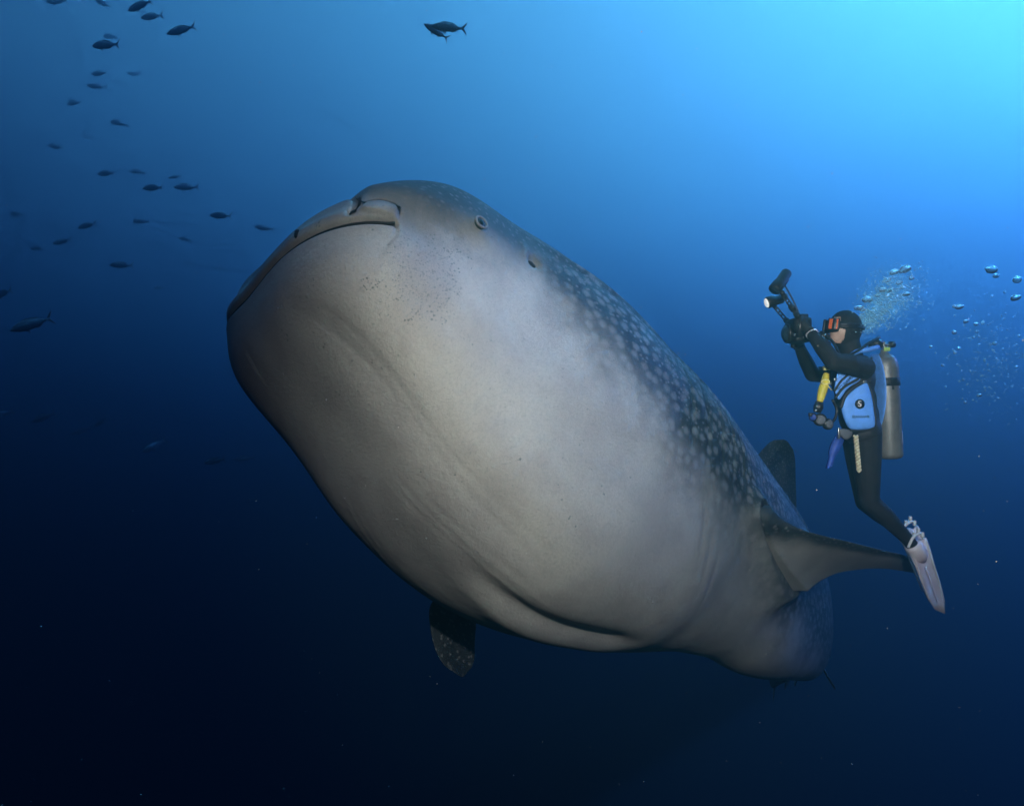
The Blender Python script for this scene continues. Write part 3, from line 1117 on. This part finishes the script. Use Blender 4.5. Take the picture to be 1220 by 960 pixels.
# yellow spare air source clipped to the chest
oc = thing('octopus_regulator', D(980, 460, -.25), 'yellow spare regulator hanging from the front of the vest', 'regulator')
MB().tube(spline([D(984.5, 445, -.24), D(982, 458, -.25), D(979, 469, -.255), D(976.5, 479, -.26)], 14), [.018 + .010*math.sin(math.pi*k/13) for k in range(14)], 14).build('hose_sleeve', M_YEL, oc)
MB().box(D(984.5, 438.5, -.24), AX, (.019, .014, .014), .4).build('clip', M_PYEL, oc)
ps = [D(982.5, 455, -.262) + EX*.024*math.cos(t) + EU*.014*math.sin(t) - EA*.012 for t in np.linspace(0, 2*math.pi, 25)]
MB().tube(ps, .0045, 8, False).tube([D(984, 457, -.275), D(991, 465, -.26)], .0035, 8).build('retainer', M_PYEL, oc)
MB().tube([D(976.5, 479, -.26), D(975, 485, -.262), D(973.5, 491, -.262)], [.024, .030, .022], 16).build('inflator_block', M_BLK, oc)
for dv_ in (0, 5):
    MB().tube([D(973.5 - dv_*.3, 484 + dv_, -.285), D(973.5 - dv_*.3, 484 + dv_, -.295)], .009, 12).build('button', M_STEEL, oc)

# gauge console
gc = thing('gauge_console', D(979, 500, -.25), 'black gauge console dangling at the diver\'s waist', 'gauge console')
for (u, v, r, tilt) in ((977, 500, .040, .2), (986.5, 505, .036, -.3), (969, 497, .026, .6)):
    n_ = -EA*math.cos(tilt) - EX*math.sin(tilt)
    c_ = D(u, v, -.25)
    hs = MB().tube([c_ - n_*.018, c_ - n_*.012, c_ + n_*.008, c_ + n_*.014], [r*.8, r, r, r*.86], 22).build('gauge_housing', M_BLK, gc)
    MB().tube([c_ + n_*.0145, c_ + n_*.0155], [r*.72, r*.70], 22).build('dial', M_GREY if r > .03 else M_DBLUE, hs)
MB().tube(spline([D(986, 505, -.24), D(994, 500, -.24), D(997, 488, -.23), D(992, 476, -.235)], 18), .009, 8).build('hose', M_BLK, gc)
MB().box(D(966.5, 494, -.25), AX, (.016, .012, .012), .4).build('clip', M_BLK, gc)

# blue strap, rope
bs = MB()
ps = spline([D(1001, 516, -.16), D(997, 528, -.17), D(992, 542, -.18), D(987.5, 557, -.19)], 16)
V_, F_ = [], []
for i, p in enumerate(ps):
    w_ = .018 + .022*math.sin(math.pi*min(1, i/11))
    for sx, sz in ((-1, -1), (1, -1), (1, 1), (-1, 1)):
        V_.append(p + EX*w_*sx*.95 + EU*w_*sx*.25 + EA*.012*sz)
for i in range(15):
    for j in range(4):
        F_.append([4*i + j, 4*i + (j+1) % 4, 4*i + 4 + (j+1) % 4, 4*i + 4 + j])
F_ += [[3, 2, 1, 0], [60, 61, 62, 63]]
pouch = thing('marker_pouch', D(994, 535, -.17), 'deep blue narrow pouch hanging in front of the diver\'s thigh', 'pouch')
mesh_obj('sleeve', V_, F_, M_DBLUE, pouch)
MB().box(D(1001, 514.5, -.18), AX, (.012, .010, .006), .4).build('clip', M_STEEL, pouch)
rp = thing('rope_lanyard', D(1020, 520, -.20), 'twisted beige rope lanyard hanging against the diver\'s black thigh', 'rope')
for ph in (0, math.pi):
    ps = []
    for i in range(60):
        t = i/59
        c_ = D(1019.5 + 4*t, 519 + 43*t, -.205 + .012*t)
        ps.append(c_ + (EX*math.cos(ph + t*34) - EA*math.sin(ph + t*34))*.0085)
    MB().tube(ps, .0085, 8).build('strand', M_ROPE, rp)

# fins


def fin(name, off, dep, label):
    ou, ov = off
    root = thing(name, D(1092 + ou, 655 + ov, dep), label, 'dive fin')
    st = [((1083.5, 654), (1101, 641), .024), ((1088, 664), (1107, 657), .022), ((1093, 676), (1112, 674), .014), ((1098, 690), (1117.5, 690), .010), ((1103, 703), (1121.5, 704), .008), ((1108, 716), (1125, 718), .006), ((1114, 726), (1126, 731), .004)]
    V_, F_ = [], []
    nl_ = 9
    for (l, r, th) in st:
        for k in range(nl_):
            t = k/(nl_ - 1)
            sag = .012*math.sin(math.pi*t)
            V_.append(D(l[0] + ou + (r[0] - l[0])*t, l[1] + ov + (r[1] - l[1])*t, dep + .035*t + sag + th))
        for k in range(nl_):
            t = 1 - k/(nl_ - 1)
            sag = .012*math.sin(math.pi*t)
            V_.append(D(l[0] + ou + (r[0] - l[0])*t, l[1] + ov + (r[1] - l[1])*t, dep + .035*t + sag - th))
    m_ = 2*nl_
    for i in range(len(st) - 1):
        for k in range(m_):
            F_.append([i*m_ + k, i*m_ + (k+1) % m_, (i+1)*m_ + (k+1) % m_, (i+1)*m_ + k])
    F_ += [list(range(m_))[::-1], [(len(st) - 1)*m_ + k for k in range(m_)]]
    mesh_obj('blade', V_, F_, M_PINK, root)
    for e in (0, 1):
        ps = spline([D(s_[e][0] + ou, s_[e][1] + ov, dep + .035*e) for s_ in st[:-1]], 18)
        MB().tube(ps, [.014 - .008*k/17 for k in range(18)], 10).build('rail', M_WHT if e else M_PINK, root)
    ps = spline([D(s_[0][0]*.5 + s_[1][0]*.5 + ou, s_[0][1]*.5 + s_[1][1]*.5 + ov, dep - .012) for s_ in st[2:-1]], 12)
    MB().tube(ps, [.007 - .004*k/11 for k in range(12)], 8).build('rib', M_PINK, root)
    mb = MB()
    c0, c1 = D(1087 + ou, 648 + ov, dep), D(1100 + ou, 668 + ov, dep + .01)
    mb.tube([c0 + (c1 - c0)*k/5 for k in range(6)], [.052, .056, .056, .052, .042, .022], 18)
    pk = mb.build('foot_pocket', M_PINK, root)
    MB().tube(spline([D(1082 + ou, 652 + ov, dep - .05), D(1088 + ou, 640 + ov, dep - .045), D(1096 + ou, 635 + ov, dep - .02), D(1099 + ou, 637 + ov, dep + .03)], 14), .009, 8).build('heel_strap', M_WHT, root)
    for (u, v) in ((1094, 632), (1099, 637), (1089, 637)):
        MB().box(D(u + ou, v + ov, dep - .015), AX, (.008, .018, .010), .4).build('strap_tab', M_WHT, root)
    return root


fin('dive_fin', (0, 0), -.09, 'pale pink dive fin on the diver\'s nearer foot overlapping the shark\'s pectoral tip')
fin('dive_fin', (-9.5, -14), .09, 'pale pink dive fin half hidden behind the diver\'s other fin')

# camera rig
cr_ = thing('underwater_camera', D(950, 396), 'black underwater camera housing with two strobes held out by the diver', 'camera')
MB().box(D(951, 394), AX, (.058, .082, .088), .35).build('housing', M_BLK, cr_)
MB().box(D(956, 379), AX, (.026, .024, .04), .35).build('viewfinder', M_BLK, cr_)
for (u, v, a) in ((948, 382, -.092), (955, 392, -.092), (947, 399, -.092), (957, 402, -.092)):
    MB().tube([D(u, v, a), D(u, v, a - .014)], [.011, .010], 14).build('control_knob', M_BLK if u > 950 else M_STEEL, cr_)
p0 = D(944, 397)
pr_ = MB().tube([p0 + EX*.02, p0, p0 - EX*.018, p0 - EX*.040, p0 - EX*.046], [.050, .054, .056, .066, .060], 32).build('port', M_BLK, cr_)
MB().ball(p0 - EX*.036, (.034, .056, .056), AX, 28, 16).build('dome_glass', M_GLS, pr_)
for a, (u, v) in ((-.145, (953, 388)), (.135, (946, 401))):
    hd = MB().tube([D(u - 1, v + 13, a), D(u, v, a), D(u + 1, v - 12, a)], [.017, .019, .016], 14).build('handle', M_BLK, cr_)
    MB().tube([D(u - 1, v + 12, a), D(u - 1, v + 11, a*.5)], .012, 10).build('bracket', M_BLK, hd)


def strobe_arm(p0, p1, parent):
    p0, p1 = np.array(p0), np.array(p1)
    d = (p1 - p0)
    L_ = np.linalg.norm(d)
    d /= L_
    arm = MB()
    n = 5
    for s_ in (-1, 1):
        o_ = np.cross(d, EA)*.010*s_
        arm.tube([p0 + o_, p1 + o_], .0048, 8)
    for i in range(n + 1):
        c_ = p0 + d*L_*i/n
        arm.tube([c_ - np.cross(d, EA)*.010, c_ + np.cross(d, EA)*.010], .0055, 8)
    a_ = arm.build('strobe_arm', M_STEEL if False else M_BLK, parent)
    j = MB()
    j.ball(p0, .0165, None, 14, 10).tube([p0 - EA*.022, p0 + EA*.022], .013, 12).tube([p0 - d*.02, p0 + d*.02], .019, 12)
    j.build('clamp', M_BLK, a_)
    MB().ball(p1, .0165, None, 14, 10).tube([p1 - d*.018, p1 + d*.010], .015, 12).build('clamp', M_BLK, a_)


def strobe_head(rear, front_, r0, r1, parent, lit):
    rear, front_ = np.array(rear), np.array(front_)
    d = front_ - rear
    hd = MB().tube([rear, rear + d*.06, rear + d*.55, rear + d*.62, rear + d*.95, rear + d], [r0*.85, r0, r0, r1*.92, r1, r1*.94], 28).build('strobe', M_BLK, parent)
    dn = d/np.linalg.norm(d)
    MB().tube([front_ + dn*.001, front_ + dn*.004], [r1*.80, r1*.76], 24).build('lamp_face', M_LAMP if lit else M_GLS, hd)
    c_ = rear + d*.45 + np.cross(dn, EA)*r0*.9
    MB().tube([c_ - dn*.03, c_ + dn*.03], .012, 10).build('grip', M_BLK, hd)


strobe_arm(D(950, 376, -.14), D(945, 368, -.13), cr_)
strobe_arm(D(944, 367, -.13), D(932, 349, -.12), cr_)
strobe_head(D(938, 324, -.12), D(922.5, 346, -.16), .034, .042, cr_, False)
strobe_arm(D(938, 383, .10), D(922, 364, .06), cr_)
strobe_head(D(937, 353, .05), D(913.5, 361, .045), .026, .040, cr_, True)
MB().tube(spline([D(930, 332, -.10), D(938, 345, -.08), D(945, 358, -.09), D(953, 376, -.1)], 16), .005, 8).build('sync_cord', M_BLK, cr_)

# ------------------------------------------------------------------ fish
M_FISH = mat('fish_skin', (.34, .39, .42), .4, var=.35, scale=30)
M_FFIN = mat('fish_fin', (.22, .26, .29), .5, var=.3, scale=40)
M_FEYE = mat('fish_eye', (.01, .01, .01), .15)


def fish_meshes():
    """a fusiform reef fish one metre long, head towards -x, for scaling"""
    V_, F_ = [], []
    n = 14
    prof = [(0, .004, 0), (.03, .030, .002), (.08, .062, .005), (.16, .098, .010), (.28, .128, .012), (.42, .132, .008), (.56, .112, .004), (.68, .078, .002), (.78, .044, 0), (.84, .030, 0), (.88, .030, 0)]
    for x, h, c in prof:
        for k in range(n):
            a = 2*math.pi*k/n
            V_.append((x, .52*h*math.cos(a), c + h*math.sin(a)))
    for i in range(len(prof) - 1):
        for k in range(n):
            F_.append([i*n + k, i*n + (k+1) % n, (i+1)*n + (k+1) % n, (i+1)*n + k])
    F_ += [list(range(n))[::-1], [(len(prof) - 1)*n + k for k in range(n)]]
    out_ = {'body': (V_, F_, M_FISH)}

    def plate(pts, th):
        k = len(pts)
        V2 = [(x, th, z) for x, z in pts] + [(x, -th, z) for x, z in pts]
        return V2, [list(range(k)), list(range(2*k - 1, k - 1, -1))] + [[i, i + k, (i+1) % k + k, (i+1) % k] for i in range(k)]
    def lobe(s):
        pts = [(.83, .0), (.86, .035*s), (.92, .095*s), (1.01, .185*s), (.975, .095*s), (.925, .02*s), (.91, 0)]
        return plate(pts if s < 0 else pts[::-1], .006)
    a, b = lobe(1), lobe(-1)
    out_['tail_fin'] = (list(a[0]) + list(b[0]), a[1] + [[i + len(a[0]) for i in f] for f in b[1]], M_FFIN)
    out_['dorsal_fin'] = (*plate([(.25, .13), (.36, .165), (.5, .155), (.64, .125), (.72, .065), (.6, .08), (.45, .11)][::-1], .005), M_FFIN)
    out_['anal_fin'] = (*plate([(.54, -.10), (.60, -.14), (.70, -.10), (.74, -.05), (.66, -.07)], .005), M_FFIN)
    out_['pelvic_fin'] = (*plate([(.30, -.10), (.38, -.185), (.42, -.17), (.40, -.11)], .008), M_FFIN)
    return out_


FM = {}
for k, (v, f, m_) in fish_meshes().items():
    me = bpy.data.meshes.new('fish_' + k)
    me.from_pydata([tuple(np.array(p) - (.5, 0, 0)) for p in v], [], f)
    me.polygons.foreach_set('use_smooth', [k == 'body'] * len(me.polygons))
    me.materials.append(m_)
    FM[k] = me


def add_fish(u, v, length, tilt, label, group=None, size=.32, yaw=0.0, dist=None):
    d = dist or size*800/length
    o = bpy.data.objects.new('fish', None)
    COL.objects.link(o)
    o.empty_display_size = .1
    s = length*d/800
    rot = Matrix(np.stack([EX, EA, EU], 1).tolist()) @ Matrix.Rotation(R(-tilt), 3, 'Y') @ Matrix.Rotation(R(yaw), 3, 'Z')
    o.matrix_world = Matrix.LocRotScale(Vector(px(u, v, d)), rot.to_quaternion(), Vector((s, s, s)))
    tag(o, label, 'fish', group)
    for k, me in FM.items():
        c = bpy.data.objects.new(k, me)
        COL.objects.link(c)
        c.parent = o


GRP = 'loose school of dark fish ahead of the whale shark'
LAB = 'small dark fish with forked tail in the loose school ahead of the shark'
rnd = random.Random(4)
school = [(167, 7, 36, 12), (181, 20, 31, 0), (216, 36, 37, 13), (214, 30, 17, 3), (126, 54, 38, -2), (131, 44, 21, -10), (118, 88, 23, -2), (116, 103, 23, 3),
          (161, 88, 20, -5), (88, 123, 22, 2), (142, 147, 22, -9), (104, 164, 17, -4), (126, 207, 25, -3), (164, 205, 20, -3), (182, 224, 28, -1), (208, 211, 19, 0),
          (222, 223, 29, 4), (52, 92, 16, -10), (72, 46, 15, -15), (50, 10, 17, -4), (67, 175, 21, -8), (97, 5, 17, -40), (122, 4, 24, -30), (44, 63, 16, -20), (49, 78, 17, -18),
          (68, 2, 26, 4), (85, 14, 14, -40), (12, 12, 18, -4), (27, 86, 15, -10), (263, 257, 29, -4), (315, 272, 23, -6), (168, 264, 20, -3), (104, 269, 27, 8), (44, 296, 19, 2), (145, 316, 28, 0),
          (220, 285, 18, -8), (74, 288, 24, 12), (226, 314, 16, -4), (262, 320, 17, -8), (184, 531, 30, 32), (256, 549, 28, 12), (291, 546, 24, 5), (97, 513, 24, 22), (52, 497, 28, 25), (120, 503, 20, 30), (3, 350, 30, 18), (2, 493, 26, 20),
          (190, 343, 18, -3), (20, 255, 20, 0), (150, 184, 15, -4)]
for u, v, ln, tl in school:
    add_fish(u, v, ln, tl, LAB, GRP, (.72 + max(0, 38 - ln)*.010)*rnd.uniform(.94, 1.08), rnd.uniform(-18, 18))
add_fish(38, 386, 50, 20, 'larger dark fish with upswept forked tail, nearest below the loose school', None, .62, 8)
add_fish(535, 33, 42, -2, 'lone fish level in bright water above the shark\'s head, forked tail clear', None, .44, 5)
add_fish(520, 38, 33, -27, 'fish slanting tail down behind the level fish above the shark\'s head', None, .44, 12, 9.2)

# ------------------------------------------------------------------ bubbles
M_BUB = bpy.data.materials.new('air_bubble')
M_BUB.use_nodes = True
bn = M_BUB.node_tree
bn.nodes.clear()
bo = bn.nodes.new('ShaderNodeOutputMaterial')
gl = bn.nodes.new('ShaderNodeBsdfGlass')
gl.inputs['IOR'].default_value = .75
gl.inputs['Roughness'].default_value = .06
gl.inputs['Color'].default_value = (.97, 1, 1, 1)
gl2 = bn.nodes.new('ShaderNodeBsdfDiffuse')
gl2.inputs['Color'].default_value = (.85, .95, .97, 1)
gmx = bn.nodes.new('ShaderNodeMixShader')
gmx.inputs[0].default_value = .12
bn.links.new(gl.outputs[0], gmx.inputs[1])
bn.links.new(gl2.outputs[0], gmx.inputs[2])
bn.links.new(gmx.outputs[0], bo.inputs['Surface'])
M_FROTH = M_BUB.copy()
M_FROTH.name = 'bubble_froth'
M_FROTH.node_tree.nodes['Mix Shader'].inputs[0].default_value = .65
M_FROTH.node_tree.nodes['Diffuse BSDF'].inputs['Color'].default_value = (.45, .92, 1, 1)


def bubble_mesh(cap):
    V_, F_ = [], []
    nu, nv = 20, 12
    for j in range(nv + 1):
        th = math.pi*j/nv
        for i in range(nu):
            p = 2*math.pi*i/nu
            z = math.cos(th)
            z = z if z > 0 else z*cap
            w = 1 + .06*math.sin(3*p + 1)*math.sin(th)
            V_.append((math.sin(th)*math.cos(p)*w, math.sin(th)*math.sin(p)*w, z))
    for j in range(nv):
        for i in range(nu):
            a, b = j*nu + i, j*nu + (i+1) % nu
            F_.append([a, a + nu, b + nu, b])
    me = bpy.data.meshes.new('bubble')
    me.from_pydata(V_, [], F_)
    me.polygons.foreach_set('use_smooth', [True]*len(me.polygons))
    me.materials.append(M_BUB)
    return me


BM = [bubble_mesh(.35), bubble_mesh(.7), bubble_mesh(1.0)]


def add_bubble(u, v, r, flat, label, group, dep=None, i=0):
    d = 4.6 if dep is None else dep
    o = bpy.data.objects.new('bubble', BM[i])
    COL.objects.link(o)
    s = r*d/800
    o.location = Vector(px(u, v, d))
    o.scale = (s, s, s*(.35 + .65*flat))
    o.rotation_euler = (rnd.uniform(-.15, .15), rnd.uniform(-.15, .15), rnd.uniform(0, 6))
    tag(o, label, 'bubble', group)


G1, L1 = 'exhaled bubbles above the diver\'s head', 'round clear air bubble in the plume rising behind the diver\'s hood'
G2, L2 = 'older bubbles drifting behind the diver\'s tank', 'clear air bubble in the scattered trail beyond the diver\'s tank'
for u, v, r, f, i in ((1079, 322, 7, .8, 0), (1066, 325, 5.5, .7, 0), (1033.5, 358, 6, .8, 0), (1052, 346, 4.2, .6, 0), (1061, 346, 4.4, .6, 0), (1080, 351, 4.2, .6, 0), (1057, 334, 4, .7, 1), (1024, 367, 3.5, .8, 1), (1028, 369, 3, .8, 1),
                      (1020, 367, 2.4, 1, 2), (1046, 352, 3, .7, 1), (1071, 337, 3.2, .7, 1), (1086, 331, 2.8, .8, 2), (1040, 371, 2.4, .9, 2), (1066, 358, 2.6, .8, 2), (1049, 362, 2.2, .9, 2), (1075, 342, 2.2, .9, 2), (1036, 382, 2, 1, 2), (1026, 378, 2, 1, 2), (1058, 352, 2.4, .8, 2)):
    add_bubble(u, v, r, f, L1, G1, 4.6 + rnd.uniform(-.12, .12), i)
for u, v, r, f, i in ((1182, 322, 6, .75, 1), (1176, 320, 2.6, .9, 2), (1187, 329, 3.4, .8, 1), (1212, 333, 4.6, 1, 2), (1210, 355, 5.4, .75, 1), (1143, 366, 4.6, .6, 1), (1137, 365, 2.2, .9, 2), (1151, 383, 2.9, .8, 1), (1163, 386, 2.4, .8, 2), (1171, 385, 2, .9, 2), (1137, 396, 2.6, .8, 2),
                      (1164, 395, 1.8, 1, 2), (1142, 415, 2, .9, 2), (1138, 420, 2, .9, 2), (1185, 409, 2.4, .8, 2), (1167, 471, 2.8, .6, 1), (1150, 479, 1.8, .9, 2), (1123, 435, 1.8, .9, 2), (1109, 413, 1.7, 1, 2), (1211, 437, 1.7, 1, 2), (1182, 353, 1.6, 1, 2), (1197, 348, 1.5, 1, 2), (1214, 400, 1.6, 1, 2), (1148, 452, 1.6, 1, 2), (1160, 402, 1.5, 1, 2)):
    add_bubble(u, v, r, f, L2, G2, 4.9 + rnd.uniform(-.2, .3), i)


def froth(name, n, sampler, label, seed):
    r_ = random.Random(seed)
    b = MB()
    o = [np.array(v) for v in ((1, 0, 0), (-1, 0, 0), (0, 1, 0), (0, -1, 0), (0, 0, 1), (0, 0, -1))]
    bm_ = bmesh.new()
    bmesh.ops.create_icosphere(bm_, subdivisions=1, radius=1)
    iv = np.array([v.co[:] for v in bm_.verts])
    bm_.verts.index_update()
    if_ = [[v.index for v in f.verts] for f in bm_.faces]
    bm_.free()
    for _ in range(n):
        u, v, d, r = sampler(r_)
        b.add(iv*(r*d/800) + px(u, v, d), if_)
    ob = b.build(name, M_FROTH, None, True)
    tag(ob, label, 'bubbles', None, 'stuff')


def s1(r):
    t = r.random()**.8
    cx, cy = 1026 + 48*t, 392 - 62*t
    w = 8 + 20*t
    u, v = cx + r.gauss(0, 1)*w*.7, cy + r.gauss(0, 1)*w*.62 + 8*t
    return u, v, 4.6 + r.gauss(0, .10), .32 + .7*r.random()**3


def s2(r):
    u, v = r.gauss(1180, 26), r.gauss(428, 32)
    return min(u, 1235), v, 5.0 + r.gauss(0, .25), .4 + .7*r.random()**3


froth('bubble_froth', 3600, s1, 'fine froth of tiny bubbles rising behind the diver\'s hood', 11)
froth('bubble_froth', 650, s2, 'thin scatter of tiny bubbles drifting beyond the tank', 12)


# ------------------------------------------------------------------ specks drifting in the water
M_SPECK = mat('drifting_speck', (.55, .55, .50), .8)


def s3(r):
    d = 1.2 + 5.5*r.random()**.7
    return r.uniform(-60, 1280), r.uniform(-60, 1020), d, (.0006 + .0012*r.random()**2)*800/d


M_KEEP, M_FROTH = M_FROTH, M_SPECK
froth('drifting_particles', 1600, s3, 'sparse pale specks drifting in the open water', 13)
M_FROTH = M_KEEP
